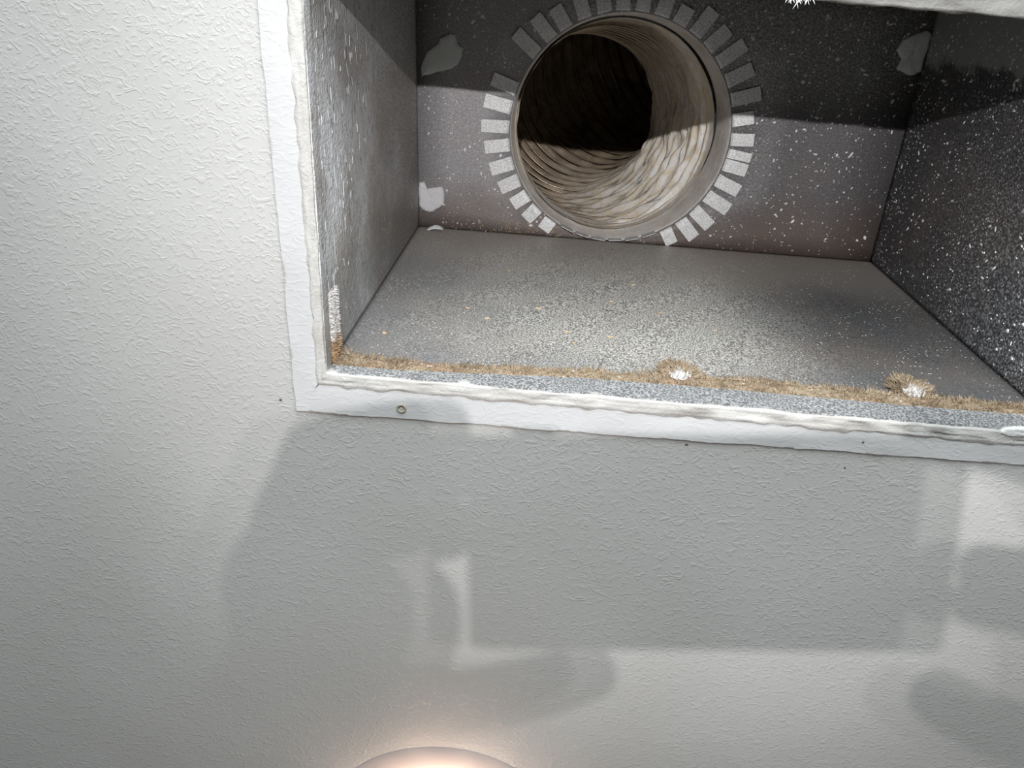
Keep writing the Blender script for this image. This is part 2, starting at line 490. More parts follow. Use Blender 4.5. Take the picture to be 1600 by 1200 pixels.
panel('side_panel', tl, bl, TL, BL, M['left'], 0.002, D+0.001, out=(1, 0), seed=1)['label'] = 'grey side panel streaked with white overspray'
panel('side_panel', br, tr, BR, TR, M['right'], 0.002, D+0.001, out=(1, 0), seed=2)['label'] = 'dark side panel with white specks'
panel('long_panel', bl, br, BL, BR, M['back'], 0.002, D+0.001, nu=120, out=(0, 1), seed=3)['label'] = 'speckled grey long panel'
panel('long_panel', tr, tl, TR, TL, M['top'], 0.002, D+0.001, out=(0, 1), seed=4)

# top plate with the round cut-out
CX, CY, RC = 0.0672, 0.1079, 0.0955
NA = 144
circ = [(CX+RC*math.cos(2*math.pi*i/NA), CY+RC*math.sin(2*math.pi*i/NA), D) for i in range(NA)]
rect = []
for i in range(NA):
    a = 2*math.pi*i/NA; dx, dy = math.cos(a), math.sin(a)
    # intersect the ray with the plate outline
    best = 9
    cs = [TL, TR, BR, BL]
    for k in range(4):
        p, q = cs[k], cs[(k+1) % 4]
        ex, ey = q[0]-p[0], q[1]-p[1]
        den = dx*ey - dy*ex
        if abs(den) < 1e-9: continue
        t = ((p[0]-CX)*ey - (p[1]-CY)*ex)/den
        u = ((p[0]-CX)*dy - (p[1]-CY)*dx)/den
        if t > 0 and -1e-6 <= u <= 1+1e-6: best = min(best, t)
    rect.append((CX+dx*best, CY+dy*best, D))
for c in (TL, TR, BR, BL):
    i = min(range(NA), key=lambda j: (rect[j][0]-c[0])**2+(rect[j][1]-c[1])**2)
    rect[i] = (c[0], c[1], D)
loops = [[tuple(a[k]+(b[k]-a[k])*t for k in range(3)) for a, b in zip(circ, rect)] for t in (0, 0.33, 0.66, 1)]
v, f = bridge(loops)
o = link('top_panel', mesh('top_panel', v, f), M['top'], boot, (0.0975, 0.10, 0), smooth=True)
sm = o.modifiers.new('sheet', 'SOLIDIFY'); sm.thickness = 0.0008; sm.offset = 0
o['label'] = 'dusty grey end plate around the round collar'

# bright lip of the boot just inside the mouth
def strip(name, pts, z0, z1, nrm, thick, mat, parent, seed):
    """wall strip following pts (x, y) from z0(i) to z1(i), proud by thick along nrm"""
    n = len(pts); rows = []
    for zf, pr in ((z0, 0.0), (z0, thick), (lambda i: z0(i)*0.5+z1(i)*0.5, thick*1.1), (z1, thick), (z1, 0.0)):
        rows.append([(p[0]+nrm[0]*pr, p[1]+nrm[1]*pr, zf(i)) for i, p in enumerate(pts)])
    v, f = bridge(rows, closed=False)
    return link(name, mesh(name, v, f), mat, parent, (0.0975, 0.10, 0), smooth=False)
nb = 120
def lerp(a, b, t): return a+(b-a)*t
bpts = [(lerp(bl[0], br[0], i/nb), lerp(bl[1], br[1], i/nb) - 0.0006) for i in range(nb+1)]
def piece(x, tbl):
    for (x0, y0), (x1, y1) in zip(tbl, tbl[1:]):
        if x <= x1: return lerp(y0, y1, max(0, (x-x0)/(x1-x0)))
    return tbl[-1][1]
LIPZ = [(-0.12, 0.0095), (-0.08, 0.0095), (-0.047, 0.012), (0.03, 0.0195), (0.11, 0.0205), (0.18, 0.0195), (0.24, 0.0185), (0.32, 0.0195)]
lz = lambda i: piece(bpts[i][0], LIPZ) + 0.0008*nz(bpts[i][0]*70)
strip('lip', bpts, lambda i: -0.0005, lz, (0, -1), 0.0012, M['lip'], boot, 1)['label'] = 'clean bright zinc lip'
lpts = [(tl[0]+0.0006, lerp(-0.012, 0.204, i/60)) for i in range(61)]
strip('lip', lpts, lambda i: -0.0005, lambda i: 0.010 + 0.001*nz(i*0.3), (1, 0), 0.0010, M['left'], boot, 2)

# ---- sealant patches on the plate
def patch(pts, th, mat, name, parent, seed, z=D-0.0005, sub=5):
    pl = []
    n = len(pts)
    for i in range(n):
        a, b = pts[i], pts[(i+1) % n]
        for k in range(sub):
            t = k/sub
            x, y = lerp(a[0], b[0], t), lerp(a[1], b[1], t)
            w = 0.0011
            pl.append((x + w*nz(x*500, y*500, seed), y + w*nz(y*500, x*500, seed+3)))
    cx = sum(p[0] for p in pl)/len(pl); cy = sum(p[1] for p in pl)/len(pl)
    loops = []
    for t, h in ((1.0, 0.0), (1.0, 0.4), (0.95, 0.75), (0.75, 0.95), (0.5, 1.0), (0.25, 1.05), (0.02, 1.0)):
        loops.append([(cx+(p[0]-cx)*t, cy+(p[1]-cy)*t, z - th*h*(1+0.35*nz(p[0]*120*t, p[1]*120*t, seed))) for p in pl])
    v, f = bridge(loops)
    return link(name, mesh(name, v, f), mat, parent, (cx, cy, z), smooth=True)
patch([(-0.1070,0.0640),(-0.1042,0.0558),(-0.1010,0.0507),(-0.0929,0.0453),(-0.0900,0.0400),(-0.0827,0.0360),(-0.0774,0.0372),(-0.0751,0.0434),(-0.0710,0.0468),(-0.0722,0.0542),(-0.0759,0.0604),(-0.0824,0.0637),(-0.0911,0.0662),(-0.0988,0.0687),(-0.1053,0.0701)],
      0.0022, M['sealant'], 'sealant_patch', boot, 1)['label'] = 'smeared grey sealant patch'
patch([(-0.1080,0.1601),(-0.1033,0.1604),(-0.1010,0.1655),(-0.0870,0.1629),(-0.0852,0.1698),(-0.0857,0.1774),(-0.0845,0.1797),(-0.0915,0.1831),(-0.0962,0.1869),(-0.1021,0.1867),(-0.1081,0.1823),(-0.1092,0.1695)],
      0.0035, M['sealant_dusty'], 'sealant_patch', boot, 5)['label'] = 'crusty pale sealant patch'
patch([(0.2849,0.0295),(0.2880,0.0216),(0.2979,0.0163),(0.3034,0.0142),(0.3094,0.0148),(0.3092,0.0281),(0.3090,0.0448),(0.3006,0.0483),(0.2889,0.0439),(0.2905,0.0360)],
      0.0030, M['sealant'], 'sealant_patch', boot, 9)['label'] = 'two-lobed grey sealant patch'

# ---- paint flecks and drips (too many and too small to pick apart)
def fleck_mesh(mb, c, u, v, n, ru, rv, h):
    c, u, v, n = Vector(c), Vector(u), Vector(v), Vector(n)
    k = 7; ph = rnd.random()*6
    ring = []
    for i in range(k):
        a = 2*math.pi*i/k; q = 1 + 0.35*math.sin(2*a+ph) + 0.2*rnd.uniform(-1, 1)
        ring.append(c + u*(ru*q*math.cos(a)) + v*(rv*q*math.sin(a)))
    top = [c + (p-c)*0.6 + n*h for p in ring]
    mb.add(ring + top, [(i, (i+1) % k, k+(i+1) % k, k+i) for i in range(k)] + [tuple(range(k, 2*k))])
mb = MB(); cnt = 0
while cnt < 420:
    x = rnd.uniform(-0.105, 0.306); y = rnd.uniform(-0.012, 0.2)
    if math.hypot(x-CX, y-CY) < 0.105: continue
    dens = 0.15 + 0.85*max(0, 1-abs(x-0.25)/0.12)*(1.0 if y < 0.1 else 0.35) + (0.3 if y < 0.06 else 0)
    if rnd.random() > dens: continue
    a = R(rnd.gauss(-55, 35)); s = abs(rnd.gauss(0, 1))
    ru = 0.0004 + 0.0007*s; rv = ru*rnd.uniform(0.35, 0.9)
    fleck_mesh(mb, (x, y, D-0.0004), (math.cos(a), math.sin(a), 0), (-math.sin(a), math.cos(a), 0), (0, 0, -1), min(ru, 0.0026), min(rv, 0.0013), 0.0004)
    cnt += 1
tag(mb.build('paint_flecks', M['fleck'], boot, (0.0975, 0.10, 0)), kind='stuff')
mb = MB()
for i in range(520):     # on the dark side panel
    t = rnd.random()**1.2; y = rnd.uniform(-0.01, 0.2); z = 0.01 + 0.285*t
    x = lerp(tr[0], TR[0], z/D) - 0.0005
    a = R(rnd.gauss(75, 30)); s = abs(rnd.gauss(0, 1)); ru = 0.0004+0.0007*s
    fleck_mesh(mb, (x, y, z), (0, math.cos(a), math.sin(a)), (0, -math.sin(a), math.cos(a)), (-1, 0, 0), min(ru, 0.0026), min(ru, 0.0022)*0.5, 0.0004)
tag(mb.build('paint_flecks', M['fleck'], boot, (0.0975, 0.10, 0)), kind='stuff')
mb = MB()
for i in range(230):     # brushed drips on the pale side panel
    z = 0.004 + 0.20*abs(rnd.gauss(0, 0.45)); y = rnd.uniform(-0.01, 0.19)
    if z > 0.28: continue
    x = lerp(tl[0], TL[0], z/D) + 0.0005
    a = R(rnd.gauss(4, 9)); ln = 0.0012 + 0.0022*abs(rnd.gauss(0, 1))
    fleck_mesh(mb, (x, y, z), (0, math.cos(a), math.sin(a)), (0, -math.sin(a), math.cos(a)), (1, 0, 0), ln, rnd.uniform(0.0002, 0.0005), rnd.uniform(0.0002, 0.0005))
tag(mb.build('paint_drips', M['drip'], boot, (0.0975, 0.10, 0)), kind='stuff')

# ------------------------------------------------------------------ collar with its bent tabs
CO = (CX, CY, D)
collar = tag(empty('duct_collar', CO), 'round metal collar with a ring of bent tabs inside the duct box', 'duct collar')
mb = MB()
mb.lathe([(0.0972, 0.0005), (0.0955, 0.0020), (0.0948, 0.0060), (0.0930, 0.026), (0.0916, 0.0435), (0.0915, 0.0449), (0.0916, 0.0450), (0.0924, 0.0450), (0.0925, 0.0449), (0.0958, 0.0065), (0.0976, 0.002)], CO, 144)
mb.build('ring', M['collar'], collar, CO, True)
def tab_mesh(bent):
    w = 0.0116; th = 0.0006
    if bent: path = [(-0.0007, 0.0015), (0.0004, -0.0002), (0.0020, -0.0014), (0.0060, -0.0018), (0.0140, -0.0019), (0.0196, -0.0019), (0.0200, -0.0019)]
    else: path = [(-0.0012, 0.004), (-0.0012, 0.0), (-0.0014, -0.005), (-0.0016, -0.010), (-0.0018, -0.0125), (-0.0018, -0.013)]
    ws = [w]*(len(path)-1) + [w*0.90]
    v = []
    for k, ((r, z), ww) in enumerate(zip(path, ws)):
        for s in (-1, 1): v.append((r, s*ww/2, z))
        nx, nzz = (0.0, th) if bent else (th, 0.0)
        for s in (-1, 1): v.append((r+nx, s*ww/2, z+nzz))
    f = []
    for k in range(len(path)-1):
        a, b = 4*k, 4*(k+1)
        f += [(a, a+1, b+1, b), (a+2, b+2, b+3, a+3), (a, b, b+2, a+2), (a+1, a+3, b+3, b+1)]
    e = 4*(len(path)-1); f += [(e, e+1, e+3, e+2), (0, 2, 3, 1)]
    me = mesh('tab', v, f); me.materials.append(M['tab']); return me
tab_bent, tab_up = tab_mesh(True), tab_mesh(False)
TABS = [(-141.7,.1088),(-131.7,.1076),(-123.2,.1059),(-113.4,.1085),(-103.6,.1070),(-94.8,.1065),(-85.6,.1070),(-76.0,.1085),(-66.5,.1036),(-57.2,.1080),
        (-48.2,.1070),(-39.1,.1090),(-29.1,.1080),(-19.6,.1088),(-9.7,.1053),(-0.2,.1062),(6.6,.1068),(12.6,.1068),(21.0,.1077),(30.5,.1087),(40.0,.1075),(48.9,.1071),(58.0,.1040),
        (124.4,.1022),(134.3,.1040),(143.0,.1045),(152.3,.1060),(161.7,.1070),(171.1,.1076),(180.0,.1087),(-170.4,.1085),(-161.1,.1078)]
for i, (a, rc) in enumerate(TABS):
    o = bpy.data.objects.new('tab', tab_bent); COL.objects.link(o); o.parent = collar
    a2 = R(a); o.location = (0.0958*math.cos(a2), 0.0958*math.sin(a2), 0)
    tip = 2*rc - 0.0965
    sy = 1.0 + rnd.uniform(-0.08, 0.06)
    o.rotation_euler = (R(rnd.uniform(-3, 3)), R(rnd.uniform(-1.0, 3.5)), a2 + R(rnd.uniform(-2.5, 2.5)))
    o.scale = ((tip-0.0958)/0.020, sy*(0.72 if a == 6.6 else 1), 1)
for i in range(6):
    a = 67.6 + 9.4*i
    o = bpy.data.objects.new('tab', tab_up); COL.objects.link(o); o.parent = collar
    a2 = R(a); o.location = (0.0952*math.cos(a2), 0.0952*math.sin(a2), 0)
    o.rotation_euler = (0, 0, a2); o.scale = (1, 1.05, rnd.uniform(0.5, 0.9))

# ------------------------------------------------------------------ flexible duct
flex = tag(empty('flexible_duct', (CX, CY, 0.335)), 'ribbed flexible duct with dusty crumpled liner rising from the collar', 'flexible duct')
AX = [(0.0672,0.1079,0.30), (0.0668,0.1082,0.336), (0.0520,0.1180,0.42), (0.0400,0.1260,0.49), (0.0400,0.1240,0.56), (0.066,0.1090,0.625),
      (0.120,0.0800,0.672), (0.200,0.0380,0.700), (0.300,-0.0150,0.712), (0.45,-0.09,0.715), (0.62,-0.18,0.715), (0.80,-0.27,0.715)]
AX = [Vector(p) for p in AX]
def cr(t):
    k = min(max(int(t), 1), len(AX)-3); u = t-k
    p0, p1, p2, p3 = AX[k-1], AX[k], AX[k+1], AX[k+2]
    return 0.5*((2*p1) + (p2-p0)*u + (2*p0-5*p1+4*p2-p3)*u*u + (3*p1-p0-3*p2+p3)*u**3)
dense = [cr(1 + (len(AX)-3)*i/1200) for i in range(1200)]
arc = [0.0]
for a, b in zip(dense, dense[1:]): arc.append(arc[-1]+(b-a).length)
LEN = arc[-1]
def at(s):
    import bisect
    i = min(max(bisect.bisect_left(arc, s), 1), len(arc)-1)
    t = (s-arc[i-1])/max(1e-9, arc[i]-arc[i-1])
    return dense[i-1].lerp(dense[i], t), (dense[min(i+3, len(dense)-1)]-dense[max(i-4, 0)]).normalized()
PITCH = 0.0130
NSEG, NANG = 620, 150
ux = Vector((1, 0, 0))
vs, fs, clean = [], [], []
for j in range(NSEG+1):
    s = LEN*j/NSEG
    c, tdir = at(s)
    e1 = (ux - tdir*ux.dot(tdir)).normalized(); e2 = tdir.cross(e1)   # e1 ~ +x, e2 ~ +y
    for i in range(NANG):
        a = 2*math.pi*i/NANG
        # +x side (a = 0): slack film folded in on the inside of the bend
        side = 0.5 + 0.5*math.cos(a - R(22))
        slack = max(0.0, side*1.5-0.62)**1.2 * max(0, min(1, (0.30-s)/0.12))
        cl = min(1.0, slack + max(0, 1-s/0.040)*0.9); slack = min(1.0, slack)*min(1, s/0.035)
        ph = s/PITCH - a/(2*math.pi)
        fr = ph - math.floor(ph)
        rib = abs(math.sin(math.pi*fr))**0.7              # 0 at the wire, 1 between wires
        r = 0.0885 + 0.0090*rib*(1-0.85*slack)
        if s < 0.02: r = lerp(0.0908, r, s/0.02)
        an = (math.cos(a), math.sin(a))
        fold = nz(an[0]*2.2+s*70, an[1]*2.2, s*26) + 0.6*nz(an[0]*5+s*150, an[1]*5+3, s*60)
        r -= slack*(0.0030 + 0.0085*fold)
        r += (1-slack)*0.0012*nz(an[0]*6, an[1]*6, s*60)
        if s < 0.016: r = min(r, 0.0908)
        ss = 0.003*nz(an[0]*3, an[1]*3, 1.7) if j == 0 else 0
        p = c + e1*(r*math.cos(a)) + e2*(r*math.sin(a)) + tdir*ss
        vs.append(p); clean.append(min(1.0, cl*1.15))
for j in range(NSEG):
    for i in range(NANG):
        k = (i+1) % NANG
        fs.append((j*NANG+i, j*NANG+k, (j+1)*NANG+k, (j+1)*NANG+i))
fs.append(tuple(NSEG*NANG+i for i in range(NANG)))
me = mesh('liner', vs, fs)
at_ = me.attributes.new('clean', 'FLOAT', 'POINT'); at_.data.foreach_set('value', clean)
link('liner', me, M['liner'], flex, (CX, CY, 0.335), smooth=True)
# the spring wire showing through the film
wv, wf = [], []
nt = 64; turns = int(0.36/PITCH)
for k in range(turns*nt):
    a = 2*math.pi*k/nt; s = 0.034 + PITCH*k/nt
    s = PITCH*(math.floor(0.034/PITCH)+1 + a/(2*math.pi))
    c, tdir = at(s)
    e1 = (ux - tdir*ux.dot(tdir)).normalized(); e2 = tdir.cross(e1)
    rad = e1*math.cos(a)+e2*math.sin(a)
    side = 0.5+0.5*math.cos(a-R(22))
    sl = max(0.0, side*1.5-0.62)**1.2 * max(0, min(1, (0.30-s)/0.12))
    q = c + rad*(0.0879 + 0.007*min(1, sl))
    for m_ in range(5):
        b = 2*math.pi*m_/5
        wv.append(q + rad*(0.0008*math.cos(b)) + tdir*(0.0008*math.sin(b)))
    if k:
        for m_ in range(5):
            wf.append(((k-1)*5+m_, (k-1)*5+(m_+1) % 5, k*5+(m_+1) % 5, k*5+m_))
link('spring_wire', mesh('spring_wire', wv, wf), M['wire'], flex, (CX, CY, 0.335), smooth=True)

# ------------------------------------------------------------------ dust, crumbs and loose bits
def spike(mb, p, d, ln, w):
    p, d = Vector(p), Vector(d).normalized()
    u = d.orthogonal().normalized(); u.rotate(Matrix.Rotation(rnd.random()*6.28, 3, d)); q = d.cross(u)
    bend = (u*rnd.uniform(-0.3, 0.3))*ln
    mid = p + d*ln*0.55 + bend*0.5; tip = p + d*ln + bend
    v = [p+u*w, p-u*w*0.5+q*w*0.8, p-u*w*0.5-q*w*0.8, mid+u*w*0.6, mid-u*w*0.3+q*w*0.5, mid-u*w*0.3-q*w*0.5, tip]
    mb.add(v, [(0,1,4,3),(1,2,5,4),(2,0,3,5),(3,4,6),(4,5,6),(5,3,6)])
def backY(x, z): return lerp(lerp(bl[1], br[1], (x-bl[0])/(br[0]-bl[0])), lerp(BL[1], BR[1], (x-BL[0])/(BR[0]-BL[0])), z/D)
FR = [(-0.118, 0.0310), (-0.104, 0.0255), (-0.072, 0.0220), (-0.047, 0.0220), (0.03, 0.0295), (0.07, 0.0320), (0.13, 0.0360), (0.19, 0.0350), (0.27, 0.0330), (0.315, 0.0315)]
# lumpy mat
rows = []
for t in range(9):
    row = []
    for i in range(241):
        x = lerp(-0.1155, 0.3115, i/240)
        z0 = piece(x, LIPZ) - 0.001 + 0.0016*nz(x*210, 9); z1 = piece(x, FR) - 0.002 + 0.0030*nz(x*90) + 0.0022*nz(x*260, 5)
        z = lerp(z0, z1, t/8)
        h = 0.0002 + 0.0020*math.sin(math.pi*t/8)**0.7*(0.6+0.5*nz(x*110, z*200)+0.6*nz(x*500, z*500)) if 0 < t < 8 else -0.0003
        row.append((x, backY(x, z) - 0.0006 - max(h, -0.0003), z))
    rows.append(row)
v, f = bridge(rows, closed=False)
mb = MB(); mb.add(v, f)
for i in range(7000):
    x = rnd.uniform(-0.1155, 0.311)
    z1 = piece(x, FR) - 0.002 + 0.0030*nz(x*90) + 0.0022*nz(x*260, 5); z0 = piece(x, LIPZ)
    up = rnd.random() < 0.5
    z = z1 - 0.001*rnd.random() if up else rnd.uniform(z0, z1)
    ln = (0.0018 + 0.0050*rnd.random()**2) if up else 0.0012 + 0.0020*rnd.random()
    ln *= 0.8+0.6*nz(x*60, 8)
    d = (rnd.uniform(-0.6, 0.6), rnd.uniform(-0.9, -0.1), rnd.uniform(0.5, 1.2)) if up else (rnd.uniform(-1, 1), -1, rnd.uniform(-0.7, 0.7))
    spike(mb, (x, backY(x, z)-0.0012, z), d, ln, rnd.uniform(0.00030, 0.00060))
tag(mb.build('dust_fringe', M['dust'], origin=(0.0975, 0.205, 0.02)), 'tan fuzzy dust line along the long panel above the lip', 'dust', kind='stuff')

def tuft(c, rx, rz, label):
    t = empty('dust_tuft', c); tag(t, label, 'dust tuft', 'dust tufts on the long panel')
    mb = MB()
    for i in range(900):
        a = rnd.uniform(-0.15, math.pi+0.15); q = rnd.random()**0.6
        x = c[0] + rx*q*math.cos(a)*0.7; z = c[2] + rz*q*math.sin(a)*0.7
        y = backY(x, z) - 0.001 - 0.003*(1-q)
        d = (math.cos(a)*1.1+rnd.uniform(-.4, .4), rnd.uniform(-1.0, -0.2), math.sin(a)*1.1+rnd.uniform(-.3, .4))
        spike(mb, (x, y, z), d, rnd.uniform(0.002, 0.0085), rnd.uniform(0.0005, 0.0010))
    mb.build('fuzz', M['dust'], t, c)
    mb = MB()
    vv = []; n = 18; loops = []
    for k in range(6):
        t_ = k/5; l = []
        for i in range(n):
            a = math.pi*2*i/n; q = math.cos(t_*math.pi/2)
            x = c[0]+rx*0.42*q*math.cos(a); z = c[2]-0.001+rz*0.30*q*math.sin(a)
            l.append((x, backY(x, z)-0.0008-0.0042*math.sin(t_*math.pi/2)*(1+0.5*nz(x*400, z*400)), z))
        loops.append(l)
    vv, ff = bridge(loops); mb.add(vv, ff)
    for i in range(160):
        a = rnd.uniform(0, 6.28); q = rnd.random()
        x = c[0]+rx*0.5*q*math.cos(a); z = c[2]-0.001+rz*0.4*q*math.sin(a)
        spike(mb, (x, backY(x, z)-0.003, z), (rnd.uniform(-.7, .7), -1, rnd.uniform(-.3, .9)), rnd.uniform(0.0018, 0.0045), 0.0005)
    mb.build('core', M['pale_dust'], t, c)
tuft((0.0935, 0.2088, 0.0325), 0.0140, 0.0185, 'rounded tan dust tuft with pale core, mid length of the long panel')
tuft((0.2380, 0.2116, 0.0370), 0.0140, 0.0215, 'spiky brown dust tuft with pale core, towards the dark side panel')

# pale dust strip on the left panel, by the corner
mb = MB(); rows = []
for t in range(7):
    row = []
    for i in range(61):
        y = lerp(0.1600, 0.2030, i/60)
        x0 = lerp(0.0105, 0.0105, i/60); z = x0 + lerp(0, 0.011+0.004*i/60, t/6) + 0.0012*nz(y*300)*(t == 6)
        wx = lerp(tl[0], TL[0], z/D)
        h = 0.0024*math.sin(math.pi*t/6)*(0.8+0.5*nz(y*250, z*250))*min(1, i/6) if 0 < t < 6 else 0
        row.append((wx+0.0008+h, y, z))
    rows.append(row)
v, f = bridge(rows, closed=False); mb.add(v, [q[::-1] for q in f])
for i in range(900):
    y = rnd.uniform(0.159, 0.203); z = rnd.uniform(0.010, 0.0225)
    edge = rnd.random() < 0.5
    if edge: z = 0.0215+0.004*(y-0.16)/0.043
    spike(mb, (lerp(tl[0], TL[0], z/D)+0.0018, y, z), (rnd.uniform(0.3, 1), rnd.uniform(-0.5, 0.5), rnd.uniform(0.2, 1) if edge else rnd.uniform(-.5, .5)),
          rnd.uniform(0.001, 0.0032), rnd.uniform(0.00025, 0.00045))
def mat_corner():
    k = N('corner_dust', 0.95, spec=0.05)
    y = k.xyz.outputs[1]
    t = k.ramp(k.math('ADD', y, k.math('MULTIPLY', k.math('SUBTRACT', k.noise(120, 3), 0.5), 0.03)), 0.181, 0.196)
    tan = k.mix(k.ramp(k.noise(90, 3), 0.4, 0.65), (0.40, 0.28, 0.17), (0.36, 0.19, 0.11))
    k.color(k.mix(t, (0.66, 0.635, 0.62), tan)); k.bump(k.noise(500, 3), 0.0006)
    return k.m
tag(mb.build('corner_dust', mat_corner(), origin=(-0.116, 0.185, 0.012)), 'white dust strip turning rusty at the left corner of the opening', 'dust', kind='stuff')

# crumbs where the plate meets the long panel, and a few stuck on it
mb = MB()
for i in range(420):
    if i < 260:
        x = rnd.gauss(-0.005, 0.035) if i < 190 else rnd.uniform(-0.09, 0.24); z = D - 0.0012 - 0.004*abs(rnd.gauss(0, 0.5))
        y = backY(x, z) - 0.0008 - abs(rnd.gauss(0, 0.006))
        if math.hypot(x-CX, y-CY) < 0.098: continue
        if y < backY(x, z)-0.003: z = D-0.0008
        r = rnd.uniform(0.0003, 0.0009)
    else:
        x = rnd.gauss(0.04, 0.07); z = rnd.uniform(0.03, 0.28); y = backY(x, z) - 0.0006; r = rnd.uniform(0.0002, 0.0006)
        if not -0.105 < x < 0.28: continue
    spike(mb, (x, y, z), (rnd.uniform(-1, 1), rnd.uniform(-1, 0), rnd.uniform(-1, 0.3)), r*2.2, r*0.8)
tag(mb.build('dust_crumbs', M['crumb'], boot, (0.0975, 0.10, 0)), kind='stuff')
mb = MB()
for (x, z, ru) in ((-0.0944, 0.062, 0.0024), (-0.045, 0.115, 0.0018), (-0.03, 0.10, 0.0022), (0.005, 0.125, 0.0020), (0.025, 0.088, 0.0020), (0.06, 0.15, 0.0016), (0.055, 0.085, 0.0018),
                   (0.095, 0.135, 0.0018), (0.13, 0.11, 0.0012), (-0.02, 0.2, 0.0018), (0.08, 0.19, 0.0016), (0.03, 0.07, 0.0014)):
    a = R(rnd.uniform(-40, 40))
    fleck_mesh(mb, (x, backY(x, z)-0.0006, z), (math.cos(a), 0, math.sin(a)), (-math.sin(a), 0, math.cos(a)), (0, -1, 0), ru, ru*0.6, 0.0008)
tag(mb.build('tan_flakes', M['crumb'], boot, (0.0975, 0.10, 0)), kind='stuff')

# curled flake lying under the crusty sealant
rows = []
for i in range(9):
    t = i/8
    row = []
    for j in range(5):
        s = j/4-0.5
        x = -0.0990 + 0.014*t; z = 0.2915 + s*0.006 + 0.002*nz(t*5, s*4)
        y = backY(x, z) - 0.0012 - 0.0032*math.sin(math.pi*t)*(0.6+0.6*s) - 0.0015*t
        row.append((x, y, z))
    rows.append(row)
v, f = bridge(rows, closed=False)
o = link('curled_flake', mesh('curled_flake', v, f), M['sealant'], origin=(-0.092, 0.198, 0.29), smooth=True)
sm = o.modifiers.new('t', 'SOLIDIFY'); sm.thickness = 0.0006
tag(o, 'curled grey flake fallen in the far left corner of the duct box', 'flake')

# torn white paint chip on the lip at the right
mb = MB()
pts = [(0.2735,0.2135),(0.2760,0.2105),(0.2800,0.2098),(0.2860,0.2095),(0.2930,0.2102),(0.2985,0.2112),(0.3000,0.2150),(0.2900,0.2165),(0.2810,0.2160),(0.2750,0.2155)]
o = patch(pts, 0.0022, M['white_chip'], 'paint_chip', None, 4, z=-0.0006, sub=4)
tag(o, 'torn white paint chip on the edge of the opening at far right', 'paint chip')

# frayed white fibres hanging at the near edge
mb = MB()
for i in range(48):
    x = 0.1120 + -0.002 + rnd.gauss(0, 0.0036); y = -0.0056 + rnd.uniform(-0.002, 0.002)
    spike(mb, (x, y, -0.0012+rnd.uniform(-.001, .001)), (rnd.uniform(-0.8, 0.8), rnd.uniform(0.5, 1.0), rnd.uniform(-0.5, 0.2)), rnd.uniform(0.0035, 0.0072), rnd.uniform(0.0004, 0.0007))
tag(mb.build('frayed_fibres', M['fibre'], origin=(0.112, -0.005, 0)), 'frayed tuft of white fibres at the near edge of the opening', 'fibre tuft', kind='stuff')

# ------------------------------------------------------------------ ceiling light
LC = (-0.044, 0.611, 0.0)
lamp = tag(empty('ceiling_light', LC), 'round flush ceiling light glowing warm white', 'ceiling light')
mb = MB(); mb.lathe([(0.0935, 0.0003), (0.0930, 0.0), (0.0915, -0.0002), (0.084, -0.0007), (0.070, -0.0014), (0.0585, -0.0016), (0.0575, -0.001)], LC, 96)
mb.build('trim_ring', plain('lamp_ring_paint', (0.47, 0.43, 0.42), 0.8, spec=0.1), lamp, LC, True)
ek = N('lamp_diffuser', 0.4); ek.color((0.9, 0.88, 0.84))
ek.b.inputs['Emission Color'].default_value = (1.0, 0.70, 0.52, 1); ek.b.inputs['Emission Strength'].default_value = 44.0
mb = MB(); mb.lathe([(0.0575, -0.001), (0.0565, -0.0085), (0.052, -0.0120), (0.040, -0.0150), (0.02, -0.0170), (0.0005, -0.0173)], LC, 96)
mb.build('diffuser', ek.m, lamp, LC, True)

# ------------------------------------------------------------------ work light on a tripod (outside the frame, it throws the hard shadows)
WL = Vector((-0.007, -0.226, -0.770))
wl = tag(empty('tripod_work_light', (WL.x, WL.y, -CEIL)), 'tripod work light standing under the duct opening, aimed at the ceiling', 'work light')
M['black'] = plain('black_plastic', (0.03, 0.03, 0.032), 0.5)
M['steel'] = plain('pole_steel', (0.45, 0.45, 0.46), 0.35, metal=0.8)
lo = (WL.x, WL.y, -CEIL)
mb = MB(); mb.tube((WL.x, WL.y, -2.05), (WL.x, WL.y, -0.80), 0.011, 0.010); mb.build('pole', M['steel'], wl, lo, True)
mb = MB(); mb.tube((WL.x, WL.y, -0.802), (WL.x, WL.y, -0.778), 0.022, 0.030, 24); mb.build('lamp_head', M['black'], wl, lo)
for k in range(3):
    a = R(90+120*k); mb = MB()
    mb.tube((WL.x, WL.y, -1.75), (WL.x+0.38*math.cos(a), WL.y+0.38*math.sin(a), -CEIL+0.008), 0.008, 0.008)
    mb.build('leg', M['steel'], wl, lo, True)
AIM = Vector((0.125, 0.19, 0.22))
for k, (dx, e) in enumerate(((0.0, 17.5), (0.022, 6.6))):
    d = bpy.data.lights.new('led', 'SPOT'); d.energy = e; d.color = (1.0, 0.975, 0.97); d.shadow_soft_size = 0.0035
    d.spot_size = R(57); d.spot_blend = 1.0
    o = bpy.data.objects.new('led', d); COL.objects.link(o); o.parent = wl
    p = Vector((WL.x+dx, WL.y, -0.768))
    o.location = p - Vector(lo)
    o.rotation_euler = (AIM - p).to_track_quat('-Z', 'Y').to_euler()

